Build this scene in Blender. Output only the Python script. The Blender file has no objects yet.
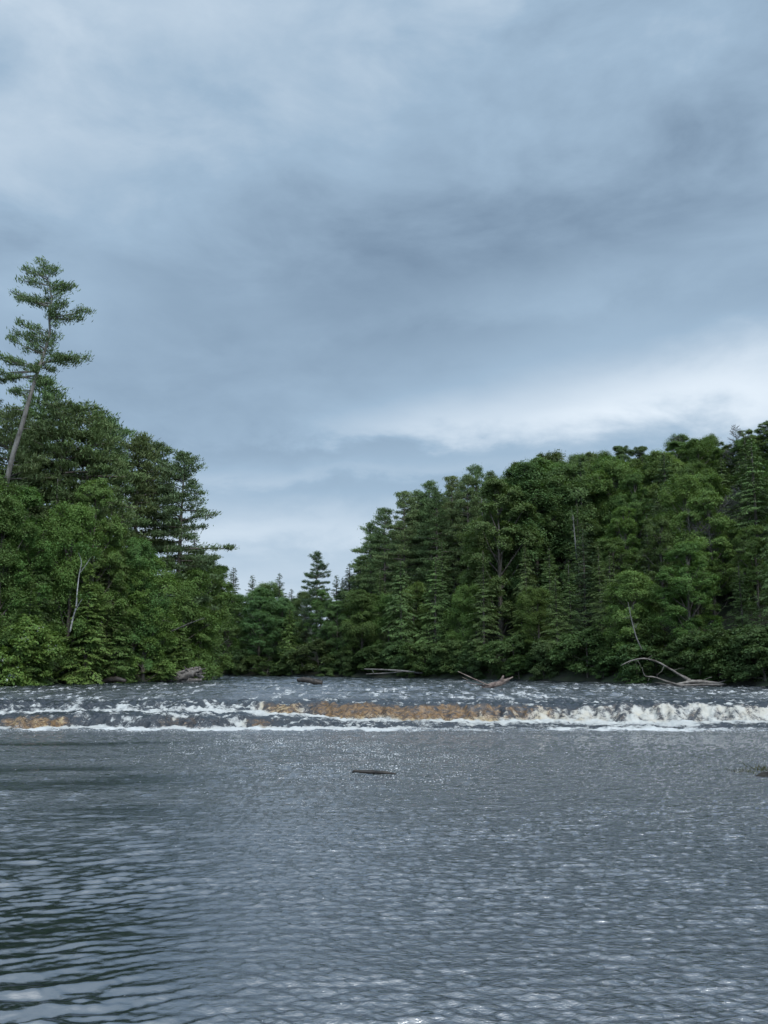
import bpy, math, random
import numpy as np

# ------------------------------------------------------------------ camera, world, sun, exposure
scn = bpy.context.scene
C = scn.collection
W_PX, H_PX, F_PX = 768.0, 1024.0, 900.0
HORIZON = 664.5
CAM_Z = 3.0
PITCH = math.atan((HORIZON - H_PX / 2) / F_PX)

cam_d = bpy.data.cameras.new("camera")
cam = bpy.data.objects.new("camera", cam_d)
C.objects.link(cam)
cam.location = (0, 0, CAM_Z)
cam.rotation_euler = (math.pi / 2 + PITCH, 0, 0)
cam_d.sensor_fit = 'AUTO'
cam_d.sensor_width = 36.0
cam_d.lens = F_PX / H_PX * 36.0
cam_d.clip_start = 0.1
cam_d.clip_end = 6000
scn.camera = cam
scn.render.resolution_x = 768
scn.render.resolution_y = 1024
scn.view_settings.view_transform = 'Standard'
scn.view_settings.look = 'None'
scn.view_settings.gamma = 1
scn.view_settings.exposure = 0.6
scn.view_settings.use_curve_mapping = False
scn.cycles.max_bounces = 5
scn.cycles.diffuse_bounces = 2
scn.cycles.glossy_bounces = 3
scn.cycles.transmission_bounces = 2
scn.cycles.transparent_max_bounces = 4
scn.cycles.volume_bounces = 0
scn.cycles.caustics_reflective = False
scn.cycles.caustics_refractive = False
scn.cycles.sample_clamp_indirect = 4.0

SUN_EL, SUN_AZ = math.radians(44), math.radians(152)      # azimuth clockwise from +Y (view direction)


class NT:
    """small helper for node trees"""
    def __init__(self, tree):
        self.t = tree
        tree.nodes.clear()

    def n(self, typ, **kw):
        nd = self.t.nodes.new(typ)
        for k, v in kw.items():
            setattr(nd, k, v)
        return nd

    def link(self, a, b):
        self.t.links.new(a, b)

    def val(self, sock, v):
        if hasattr(v, 'is_output'):
            self.t.links.new(v, sock)
        else:
            sock.default_value = v

    def m(self, op, a, b=None, c=None, clamp=False):
        nd = self.n('ShaderNodeMath', operation=op, use_clamp=clamp)
        self.val(nd.inputs[0], a)
        if b is not None: self.val(nd.inputs[1], b)
        if c is not None: self.val(nd.inputs[2], c)
        return nd.outputs[0]

    def mr(self, v, a, b, c=0.0, d=1.0, smooth=True):
        nd = self.n('ShaderNodeMapRange', interpolation_type='SMOOTHSTEP' if smooth else 'LINEAR')
        self.val(nd.inputs[0], v)
        for i, x in enumerate((a, b, c, d)):
            self.val(nd.inputs[i + 1], x)
        return nd.outputs[0]

    def mix(self, f, a, b, blend='MIX'):
        nd = self.n('ShaderNodeMix', data_type='RGBA', blend_type=blend)
        self.val(nd.inputs[0], f)
        self.val(nd.inputs[6], a)
        self.val(nd.inputs[7], b)
        return nd.outputs[2]

    def noise(self, vec, scale, detail=4, rough=0.55, dist=0.0, dim='3D'):
        nd = self.n('ShaderNodeTexNoise', noise_dimensions=dim)
        if vec is not None: self.link(vec, nd.inputs['Vector'])
        nd.inputs['Scale'].default_value = scale
        nd.inputs['Detail'].default_value = detail
        nd.inputs['Roughness'].default_value = rough
        nd.inputs['Distortion'].default_value = dist
        return nd

    def comb(self, x, y, z):
        nd = self.n('ShaderNodeCombineXYZ')
        for i, v in enumerate((x, y, z)): self.val(nd.inputs[i], v)
        return nd.outputs[0]

    def scalevec(self, vec, s):
        nd = self.n('ShaderNodeVectorMath', operation='MULTIPLY')
        self.link(vec, nd.inputs[0])
        nd.inputs[1].default_value = s
        return nd.outputs[0]


def srgb(r, g, b):
    f = lambda c: c / 12.92 if c <= 0.04045 else ((c + 0.055) / 1.055) ** 2.4
    return (f(r / 255), f(g / 255), f(b / 255), 1.0)


def build_world():
    w = bpy.data.worlds.new("World")
    scn.world = w
    w.use_nodes = True
    T = NT(w.node_tree)
    tc = T.n('ShaderNodeTexCoord')
    sep = T.n('ShaderNodeSeparateXYZ')
    T.link(tc.outputs['Generated'], sep.inputs[0])
    x, y, z = sep.outputs
    u0 = T.m('ARCTAN2', x, y)                      # bearing, 0 = up the river
    w0 = T.m('ARCSINE', z)                         # elevation
    # cloud deck seen on a flat ceiling, for the grain of the cloud
    zz = T.m('ADD', T.m('MAXIMUM', z, 0.0), 0.16)
    px = T.m('DIVIDE', x, zz)
    py = T.m('DIVIDE', y, zz)
    deck = T.comb(px, py, 3.7)
    n1 = T.noise(deck, 0.9, 6, 0.52, 0.25)
    n2 = T.noise(T.comb(px, py, 11.3), 2.2, 7, 0.58, 0.35)
    n3 = T.noise(T.comb(px, py, 23.1), 0.45, 4, 0.5, 0.2)
    c1 = T.m('SUBTRACT', n1.outputs[0], 0.5)
    c2 = T.m('SUBTRACT', n2.outputs[0], 0.5)
    c3 = T.m('SUBTRACT', n3.outputs[0], 0.5)
    n4 = T.noise(T.comb(T.m('MULTIPLY', u0, 1.0), T.m('MULTIPLY', w0, 2.1), 5.2), 5.5, 7, 0.56, 0.25)
    c4 = T.m('SUBTRACT', n4.outputs[0], 0.5)
    # warp bearing / elevation so the broad masses get ragged edges
    u = T.m('ADD', u0, T.m('ADD', T.m('MULTIPLY', c1, 0.20), T.m('MULTIPLY', c4, 0.30)))
    ww = T.m('ADD', w0, T.m('ADD', T.m('MULTIPLY', c3, 0.08), T.m('MULTIPLY', c4, 0.14)))

    def blob(cu, cw, su, sw, tilt=0.0):
        du = T.m('SUBTRACT', u, cu)
        dw = T.m('SUBTRACT', T.m('SUBTRACT', ww, cw), T.m('MULTIPLY', du, tilt))
        a = T.m('POWER', T.m('ABSOLUTE', T.m('DIVIDE', du, su)), 2.0)
        b = T.m('POWER', T.m('ABSOLUTE', T.m('DIVIDE', dw, sw)), 2.0)
        return T.m('EXPONENT', T.m('MULTIPLY', T.m('ADD', a, b), -1.0))

    P = lambda px_, py_: ((px_ - 384) / 900.0, (HORIZON - py_) / 900.0)
    terms = [   # px, py centre in the view up-river, half widths, tilt, gain in brightness
        (120, 90, 0.22, 0.10, -0.2, 0.08),
        (20, 250, 0.14, 0.12, 0.0, 0.09),
        (420, 10, 0.50, 0.10, 0.0, 0.05),
        (380, 285, 0.42, 0.060, 0.10, -0.12),
        (640, 220, 0.34, 0.10, 0.05, -0.07),
        (200, 400, 0.30, 0.06, 0.2, -0.05),
        (470, 350, 0.20, 0.022, 0.1, -0.05),
        (665, 424, 0.18, 0.042, 0.0, 0.31),
        (775, 418, 0.12, 0.05, 0.0, 0.10),
        (440, 432, 0.14, 0.024, 0.05, 0.14),
        (330, 485, 0.30, 0.014, 0.0, 0.08),
        (280, 535, 0.30, 0.026, 0.0, 0.17),
        (300, 590, 0.60, 0.034, 0.0, 0.14),
        (350, 458, 0.25, 0.010, 0.0, -0.05),
    ]
    tot = None
    for (a, b, su, sw, tl, g) in terms:
        cu, cw = P(a, b)
        v = T.m('MULTIPLY', blob(cu, cw, su, sw, tl), g)
        tot = v if tot is None else T.m('ADD', tot, v)
    tex = T.m('ADD', T.m('MULTIPLY', c4, 0.36), T.m('ADD', T.m('MULTIPLY', c1, 0.10), T.m('MULTIPLY', c2, 0.07)))
    br = T.m('ADD', T.m('ADD', tot, tex), 0.375)
    high = T.mr(w0, 0.60, 1.45, 0.0, 0.40)           # added brightness overhead, to light the trees and the water
    br = T.m('MAXIMUM', T.m('ADD', br, high), 0.12)
    # grey-blue cloud: the darker, the bluer; faint mauve in places
    dark_c, mid_c, light_c = srgb(106, 127, 149), srgb(146, 169, 190), srgb(214, 224, 233)
    ramp = T.n('ShaderNodeValToRGB')
    T.link(T.m('MULTIPLY', br, 1.0), ramp.inputs[0])
    e = ramp.color_ramp.elements
    e[0].position, e[0].color = 0.15, dark_c
    e[1].position, e[1].color = 0.40, mid_c
    k = ramp.color_ramp.elements.new(0.75); k.color = light_c
    k = ramp.color_ramp.elements.new(1.0); k.color = (1.0, 1.02, 1.06, 1)
    mauve = T.mix(T.mr(c3, 0.0, 0.18, 0.0, 0.26), ramp.outputs[0], srgb(172, 172, 196))
    back = T.mr(y, 0.05, -0.75, 0.0, 1.0)                  # added brightness in the unseen sky behind the viewer, lights the trees
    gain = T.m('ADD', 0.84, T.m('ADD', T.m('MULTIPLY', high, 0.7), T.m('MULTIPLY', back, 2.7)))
    sky = T.n('ShaderNodeTexSky', sky_type='NISHITA')
    sky.sun_disc = False
    sky.sun_elevation = SUN_EL
    sky.sun_rotation = SUN_AZ
    bg1 = T.n('ShaderNodeBackground')
    T.link(sky.outputs[0], bg1.inputs[0])
    bg1.inputs[1].default_value = 0.06
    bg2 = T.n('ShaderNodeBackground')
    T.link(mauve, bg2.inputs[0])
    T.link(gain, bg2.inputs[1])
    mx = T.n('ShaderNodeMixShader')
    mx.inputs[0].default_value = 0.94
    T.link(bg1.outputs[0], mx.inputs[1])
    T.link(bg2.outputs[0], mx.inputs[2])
    out = T.n('ShaderNodeOutputWorld')
    T.link(mx.outputs[0], out.inputs[0])


build_world()
sun_d = bpy.data.lights.new("sun", 'SUN')
sun = bpy.data.objects.new("sun", sun_d)
C.objects.link(sun)
sun_d.energy = 1.5
sun_d.angle = math.radians(25)
sun_d.color = (1.0, 0.96, 0.9)
sun.rotation_euler = (math.pi / 2 - SUN_EL, 0, math.pi - SUN_AZ)
sun.location = (30, -40, 80)

# ------------------------------------------------------------------ helpers
rng = np.random.default_rng(7)
random.seed(7)


def ray_at(px, py, Y):
    """world point on the line of sight through a photo pixel, at ground distance Y"""
    r = (px - W_PX / 2) / F_PX
    up = (H_PX / 2 - py) / F_PX
    c, s = math.cos(PITCH), math.sin(PITCH)
    d = (r, c - up * s, s + up * c)
    k = Y / d[1]
    return np.array((d[0] * k, Y, CAM_Z + d[2] * k))


def project(x, y, z):
    c, s = math.cos(PITCH), math.sin(PITCH)
    dep = y * c + (z - CAM_Z) * s
    up = -y * s + (z - CAM_Z) * c
    return W_PX / 2 + F_PX * x / dep, H_PX / 2 - F_PX * up / dep


def _hash(ix, iy, seed):
    h = (ix.astype(np.int64) * 374761393 + iy.astype(np.int64) * 668265263 + seed * 974711) & 0x7fffffff
    h = ((h ^ (h >> 13)) * 1274126177) & 0x7fffffff
    h = h ^ (h >> 16)
    return (h & 0xffff) / 65535.0


def vnoise(x, y, seed=0):
    ix, iy = np.floor(x), np.floor(y)
    fx, fy = x - ix, y - iy
    fx, fy = fx * fx * (3 - 2 * fx), fy * fy * (3 - 2 * fy)
    a, b = _hash(ix, iy, seed), _hash(ix + 1, iy, seed)
    c, d = _hash(ix, iy + 1, seed), _hash(ix + 1, iy + 1, seed)
    return (a * (1 - fx) + b * fx) * (1 - fy) + (c * (1 - fx) + d * fx) * fy


def fbm(x, y, seed=0, oct=4, gain=0.5):
    s, a, t = 0, 1.0, 0
    for o in range(oct):
        s = s + a * vnoise(x * 2 ** o + 17.3 * o, y * 2 ** o - 9.1 * o, seed + o * 31)
        t += a
        a *= gain
    return s / t


def sstep(a, b, x):
    t = np.clip((x - a) / (b - a), 0, 1)
    return t * t * (3 - 2 * t)


def mesh_np(name, V, F, attrs=None, smooth=False, mats=()):
    """V (n,3), F (m,4) quads or (m,3) tris -> mesh datablock"""
    V = np.ascontiguousarray(V, dtype=np.float32)
    F = np.ascontiguousarray(F, dtype=np.int32)
    me = bpy.data.meshes.new(name)
    k = F.shape[1]
    me.vertices.add(len(V))
    me.vertices.foreach_set('co', V.ravel())
    me.loops.add(F.size)
    me.loops.foreach_set('vertex_index', F.ravel())
    me.polygons.add(len(F))
    me.polygons.foreach_set('loop_start', np.arange(0, F.size, k, dtype=np.int32))
    me.update(calc_edges=True)
    if smooth:
        me.polygons.foreach_set('use_smooth', np.ones(len(F), dtype=bool))
    for an, (dom, arr) in (attrs or {}).items():
        at = me.attributes.new(an, 'FLOAT', dom)
        at.data.foreach_set('value', np.ascontiguousarray(arr, dtype=np.float32))
    for m in mats:
        me.materials.append(m)
    me.validate()
    return me


def link(name, me, parent=None):
    o = bpy.data.objects.new(name, me)
    C.objects.link(o)
    if parent is not None:
        o.parent = parent
    return o


def tag(o, label=None, cat=None, group=None, kind=None):
    if label: o['label'] = label
    if cat: o['category'] = cat
    if group: o['group'] = group
    if kind: o['kind'] = kind
    return o


def tube(pts, rad, k=6, cap=True, rough=0.0, g=None):
    pts = np.asarray(pts, float)
    n = len(pts)
    rad = np.broadcast_to(np.asarray(rad, float), (n,))
    tan = np.gradient(pts, axis=0)
    tan /= np.linalg.norm(tan, axis=1, keepdims=True) + 1e-9
    ref = np.where(np.abs(tan[:, 2:3]) > 0.9, np.array([[1.0, 0, 0]]), np.array([[0, 0, 1.0]]))
    a = np.cross(tan, ref)
    a /= np.linalg.norm(a, axis=1, keepdims=True) + 1e-9
    b = np.cross(tan, a)
    th = np.linspace(0, 2 * np.pi, k, endpoint=False)
    rr = rad[:, None] * np.ones((1, k))
    if rough and g is not None:
        rr = rr * (1 + g.uniform(-rough, rough, rr.shape))
    V = pts[:, None, :] + rr[:, :, None] * (np.cos(th)[None, :, None] * a[:, None, :] + np.sin(th)[None, :, None] * b[:, None, :])
    V = V.reshape(-1, 3)
    i = np.arange(n - 1)[:, None] * k
    j = np.arange(k)[None, :]
    j2 = (j + 1) % k
    F = np.stack([i + j, i + j2, i + k + j2, i + k + j], -1).reshape(-1, 4)
    if cap:
        c0, c1 = len(V), len(V) + 1
        V = np.vstack([V, pts[:1], pts[-1:]])
        e = []
        for q in range(k):
            e.append((q, c0, c0, (q + 1) % k))
        # caps as tiny quads are degenerate: shrink the end rings instead
        V = V[:-2]
        F0 = np.array([[0, 1, 2, 3]]) if k == 4 else None
        ring0 = V[:k].mean(0) + (V[:k] - V[:k].mean(0)) * 0.02
        ring1 = V[-k:].mean(0) + (V[-k:] - V[-k:].mean(0)) * 0.02
        nb = len(V)
        V = np.vstack([V, ring0, ring1])
        jj = np.arange(k)
        jn = (jj + 1) % k
        F = np.vstack([F, np.stack([nb + jj, nb + jn, jn, jj], -1),
                       np.stack([(n - 1) * k + jj, (n - 1) * k + jn, nb + k + jn, nb + k + jj], -1)])
    return V, F


def join(parts):
    Vs, Fs, o = [], [], 0
    for V, F in parts:
        Vs.append(V)
        Fs.append(F + o)
        o += len(V)
    return np.vstack(Vs), np.vstack(Fs)


def diamonds(P, D, S):
    """leaf-shaped quads: centre P, half-length vector D, half-width vector S"""
    n = len(P)
    V = np.stack([P - D, P + S - D * 0.1, P + D, P - S - D * 0.1], 1).reshape(-1, 3)
    return V, np.arange(4 * n).reshape(n, 4)


def unit(v):
    return v / (np.linalg.norm(v, axis=-1, keepdims=True) + 1e-9)


# ------------------------------------------------------------------ materials
def new_mat(name):
    m = bpy.data.materials.new(name)
    m.use_nodes = True
    return m, NT(m.node_tree)


def mat_foliage(name, trans=0.28, spec=0.25):
    m, T = new_mat(name)
    oi = T.n('ShaderNodeObjectInfo')
    at = T.n('ShaderNodeAttribute', attribute_name='tint')
    geo = T.n('ShaderNodeTexCoord')
    clump = T.noise(geo.outputs['Object'], 0.55, 2, 0.5)
    v = T.m('ADD', T.m('ADD', 0.14, T.m('MULTIPLY', at.outputs['Fac'], 0.34)), T.m('MULTIPLY', clump.outputs[0], 0.9))
    g = T.m('ADD', 0.35, v)
    hs = T.n('ShaderNodeHueSaturation')
    T.link(T.m('ADD', 0.485, T.m('MULTIPLY', at.outputs['Fac'], 0.03)), hs.inputs['Hue'])
    T.link(g, hs.inputs['Value'])
    T.link(oi.outputs['Color'], hs.inputs['Color'])
    p = T.n('ShaderNodeBsdfPrincipled')
    T.link(hs.outputs[0], p.inputs['Base Color'])
    p.inputs['Roughness'].default_value = 0.6
    p.inputs['Specular IOR Level'].default_value = spec
    tr = T.n('ShaderNodeBsdfTranslucent')
    T.link(T.mix(1.0, hs.outputs[0], (1.15, 1.25, 0.6, 1), 'MULTIPLY'), tr.inputs[0])
    mx = T.n('ShaderNodeMixShader')
    mx.inputs[0].default_value = trans
    T.link(p.outputs[0], mx.inputs[1])
    T.link(tr.outputs[0], mx.inputs[2])
    o = T.n('ShaderNodeOutputMaterial')
    T.link(mx.outputs[0], o.inputs[0])
    return m


def mat_wood(name, c0, c1, scale=3.0, zs=0.25, bump=0.5, rough=0.85):
    m, T = new_mat(name)
    tc = T.n('ShaderNodeTexCoord')
    v = T.scalevec(tc.outputs['Object'], (1, 1, zs))
    n = T.noise(v, scale, 6, 0.65, 0.6)
    n2 = T.noise(tc.outputs['Object'], 0.8, 3, 0.5)
    f = T.mr(T.m('ADD', T.m('MULTIPLY', n.outputs[0], 0.7), T.m('MULTIPLY', n2.outputs[0], 0.3)), 0.33, 0.68)
    p = T.n('ShaderNodeBsdfPrincipled')
    T.link(T.mix(f, c0, c1), p.inputs['Base Color'])
    p.inputs['Roughness'].default_value = rough
    p.inputs['Specular IOR Level'].default_value = 0.25
    b = T.n('ShaderNodeBump')
    b.inputs['Strength'].default_value = bump
    b.inputs['Distance'].default_value = 0.04
    T.link(n.outputs[0], b.inputs['Height'])
    T.link(b.outputs[0], p.inputs['Normal'])
    o = T.n('ShaderNodeOutputMaterial')
    T.link(p.outputs[0], o.inputs[0])
    return m


M_LEAF = mat_foliage("broad_leaves", 0.30, 0.18)
M_NEEDLE = mat_foliage("needles", 0.12, 0.25)
M_BLOSSOM = None
M_BARK = mat_wood("bark", (0.05, 0.04, 0.032, 1), (0.15, 0.13, 0.11, 1))
M_PALEBARK = mat_wood("pale_bark", (0.055, 0.048, 0.042, 1), (0.19, 0.175, 0.155, 1))
M_BIRCH = mat_wood("birch_bark", (0.09, 0.085, 0.075, 1), (0.42, 0.41, 0.385, 1), 3.0, 3.0)
M_DEAD = mat_wood("dead_wood", (0.06, 0.055, 0.05, 1), (0.17, 0.16, 0.15, 1))
M_DRIFT = mat_wood("driftwood", (0.05, 0.042, 0.036, 1), (0.21, 0.185, 0.165, 1), 2.2, 1.0, 0.8)
M_DRIFTBROWN = mat_wood("brown_driftwood", (0.06, 0.04, 0.035, 1), (0.30, 0.23, 0.19, 1), 2.5, 1.0, 0.8)
M_WETLOG = mat_wood("wet_log", (0.012, 0.010, 0.009, 1), (0.05, 0.04, 0.032, 1), 3.0, 1.0, 0.6, 0.45)
M_ROCK = mat_wood("wet_rock", (0.008, 0.008, 0.007, 1), (0.035, 0.030, 0.022, 1), 5.0, 1.0, 0.8, 0.8)


def mat_ground():
    m, T = new_mat("forest_floor")
    tc = T.n('ShaderNodeTexCoord')
    n = T.noise(tc.outputs['Object'], 0.35, 7, 0.62, 0.3)
    n2 = T.noise(tc.outputs['Object'], 3.0, 5, 0.6)
    c = T.mix(T.mr(n.outputs[0], 0.4, 0.62), (0.016, 0.017, 0.008, 1), (0.020, 0.032, 0.010, 1))
    c = T.mix(T.mr(n2.outputs[0], 0.45, 0.7, 0, 0.6), c, (0.022, 0.020, 0.012, 1))
    p = T.n('ShaderNodeBsdfPrincipled')
    T.link(c, p.inputs['Base Color'])
    p.inputs['Roughness'].default_value = 0.95
    b = T.n('ShaderNodeBump')
    b.inputs['Strength'].default_value = 0.6
    b.inputs['Distance'].default_value = 0.15
    T.link(n2.outputs[0], b.inputs['Height'])
    T.link(b.outputs[0], p.inputs['Normal'])
    o = T.n('ShaderNodeOutputMaterial')
    T.link(p.outputs[0], o.inputs[0])
    return m


def mat_river():
    m, T = new_mat("river_water")
    tc = T.n('ShaderNodeTexCoord')
    pos = tc.outputs['Object']
    foam = T.n('ShaderNodeAttribute', attribute_name='foam').outputs['Fac']
    tea = T.n('ShaderNodeAttribute', attribute_name='tea').outputs['Fac']
    chop = T.n('ShaderNodeAttribute', attribute_name='chop').outputs['Fac']
    fleck = T.n('ShaderNodeAttribute', attribute_name='fleck').outputs['Fac']
    # ripples finer than the mesh
    r1 = T.noise(T.scalevec(pos, (0.55, 1.0, 1.0)), 17.0, 4, 0.62, 0.5)
    r2 = T.noise(T.scalevec(pos, (0.7, 1.0, 1.0)), 2.6, 3, 0.5, 0.3)
    hgt = T.m('ADD', T.m('MULTIPLY', r1.outputs[0], 0.36), T.m('MULTIPLY', r2.outputs[0], 0.50))
    b = T.n('ShaderNodeBump')
    b.inputs['Strength'].default_value = 1.0
    T.link(T.m('MULTIPLY', chop, 0.085), b.inputs['Distance'])
    T.link(hgt, b.inputs['Height'])
    # broken foam edge
    f1 = T.noise(T.scalevec(pos, (0.7, 1.0, 1.0)), 4.5, 6, 0.68, 0.5)
    f2 = T.noise(pos, 21.0, 5, 0.65)
    tex = T.m('ADD', T.m('MULTIPLY', f1.outputs[0], 0.6), T.m('MULTIPLY', f2.outputs[0], 0.4))
    tex = T.m('ADD', T.m('MULTIPLY', T.m('SUBTRACT', tex, 0.5), 1.7), 0.5)
    thr = T.m('SUBTRACT', T.m('ADD', foam, tex), 1.0)
    fm = T.mr(thr, -0.11, 0.27)
    # small white flecks: foam bubbles, and glints painted into the water colour
    g1 = T.noise(T.scalevec(pos, (1.0, 0.5, 1.0)), 1.6, 2, 0.5, 0.2)
    g2 = T.noise(T.scalevec(pos, (1.0, 0.30, 1.0)), 17.0, 2, 0.5)
    gl = T.m('ADD', T.m('MULTIPLY', g1.outputs[0], 0.3), T.m('MULTIPLY', g2.outputs[0], 0.7))
    fl = T.mr(T.m('ADD', gl, T.m('MULTIPLY', fleck, 0.22)), 0.71, 0.82)
    fm = T.m('MAXIMUM', fm, T.m('MULTIPLY', fl, 0.9))
    water_c = (0.008, 0.012, 0.018, 1)
    amb = T.mix(T.mr(f1.outputs[0], 0.35, 0.65), (0.040, 0.018, 0.004, 1), (0.18, 0.092, 0.024, 1))
    c = T.mix(T.mr(T.m('ADD', tea, T.m('MULTIPLY', T.m('SUBTRACT', tex, 0.5), 1.3)), 0.2, 0.8), water_c, amb)
    fcol = T.mix(T.mr(T.m('ADD', tea, T.m('MULTIPLY', T.m('SUBTRACT', f2.outputs[0], 0.5), 0.5)), 0.1, 0.9), (0.43, 0.43, 0.41, 1), (0.36, 0.27, 0.14, 1))
    c = T.mix(fm, c, fcol)
    p = T.n('ShaderNodeBsdfPrincipled')
    T.link(c, p.inputs['Base Color'])
    T.link(T.mr(fm, 0, 1, 0.04, 0.75, smooth=False), p.inputs['Roughness'])
    glass = T.n('ShaderNodeAttribute', attribute_name='glass').outputs['Fac']
    T.link(T.m('ADD', 1.38, T.m('MULTIPLY', glass, 3.0)), p.inputs['IOR'])
    T.link(b.outputs[0], p.inputs['Normal'])
    o = T.n('ShaderNodeOutputMaterial')
    T.link(p.outputs[0], o.inputs[0])
    return m


# ------------------------------------------------------------------ terrain
RIVER = np.array([(-42, 4), (-46, 30), (-44, 60), (-37, 80), (-31, 92), (-27, 104), (-29, 122), (-40, 142), (-65, 156), (-110, 166),
                  (-150, 172), (-150, 196), (-110, 192), (-62, 176), (-31, 155), (-5, 142), (6.6, 130), (23, 105), (36, 84), (45, 62),
                  (47, 35), (40, 8), (14, 3.0), (-10, 2.6)], float)


def river_sd(x, y):
    """signed distance to the water's edge: negative in the river"""
    x, y = np.asarray(x, float), np.asarray(y, float)
    d2 = np.full(x.shape, 1e18)
    inside = np.zeros(x.shape, bool)
    n = len(RIVER)
    for i in range(n):
        ax, ay = RIVER[i]
        bx, by = RIVER[(i + 1) % n]
        ex, ey = bx - ax, by - ay
        t = np.clip(((x - ax) * ex + (y - ay) * ey) / (ex * ex + ey * ey), 0, 1)
        d2 = np.minimum(d2, (x - ax - t * ex) ** 2 + (y - ay - t * ey) ** 2)
        cr = ((ay > y) != (by > y)) & (x < (bx - ax) * (y - ay) / (by - ay + 1e-12) + ax)
        inside ^= cr
    d = np.sqrt(d2)
    return np.where(inside, -d, d)


def ground_z(x, y):
    x, y = np.asarray(x, float), np.asarray(y, float)
    sd = river_sd(x, y)
    sd = sd + (fbm(x * 0.12, y * 0.12, 5, 3) - 0.5) * 1.0
    out = 0.25 + 1.15 * sstep(34, 43, y)
    inn = 0.0 + 1.1 * sstep(53, 64, y)
    wr = sstep(-0.10, 0.18, x / np.maximum(y, 1.0)) * sstep(10, 60, y)
    hill = 7.0 + 27.0 * wr
    d = np.maximum(sd, 0)
    zo = out + 0.5 * sstep(0, 1.5, d) + hill * sstep(-5, 58, d) - hill * sstep(-5, 58, np.zeros_like(d)) + 1.2 * (fbm(x * 0.05, y * 0.05, 9, 3) - 0.5) * sstep(2, 15, d)
    zo = zo + 25 * sstep(90, 600, d) * (0.6 + 0.8 * fbm(x * 0.004, y * 0.004, 3, 3))
    near = sstep(16, 2, y) * sstep(30, 10, np.abs(x))       # the bank the photographer stands on
    zo = zo + near * 0.85 * sstep(0, 3, d)
    zi = inn - 0.15 - 0.9 * sstep(0, 4, -sd)
    return np.where(sd > 0, zo, np.minimum(zi, zo))


def build_ground():
    def axis(segs):
        return np.unique(np.concatenate([np.arange(a, b, s) for a, b, s in segs]))
    xs = axis([(-2500, -400, 150), (-400, -160, 20), (-160, -60, 4), (-60, 80, 1.6), (80, 200, 5), (200, 400, 20), (400, 2501, 150)])
    ys = axis([(-1500, -100, 150), (-100, -10, 10), (-10, 60, 1.6), (60, 240, 2.0), (240, 400, 12), (400, 3500, 150)])
    X, Y = np.meshgrid(xs, ys)
    Z = ground_z(X, Y)
    nx, ny = len(xs), len(ys)
    V = np.stack([X, Y, Z], -1).reshape(-1, 3)
    i = np.arange(ny - 1)[:, None] * nx + np.arange(nx - 1)[None, :]
    F = np.stack([i, i + 1, i + nx + 1, i + nx], -1).reshape(-1, 4)
    o = link('ground', mesh_np('ground', V, F, smooth=True, mats=[mat_ground()]))
    tag(o, 'dark forest floor and river bed sloping up both banks', 'ground', kind='structure')


build_ground()


# ------------------------------------------------------------------ river
def ledges(X, Y):
    q = 384 + 900 * X / np.maximum(Y, 1)
    s = sstep(230, 430, q)
    d1 = 0.52 * (1 - s) + 0.13 * s
    n = lambda sc, sd_, o=3: fbm(X * sc, X * 0 + 3.3, sd_, o) - 0.5
    Y1 = 44.3 + 1.8 * n(0.12, 40) + 1.6 * n(0.8, 41, 4) - 0.3 * s
    Y2 = 49.8 * (1 - s) + 47.0 * s + 2.4 * n(0.15, 50) + 1.8 * n(0.6, 51, 4)
    return q, s, d1, Y1, Y2


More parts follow.
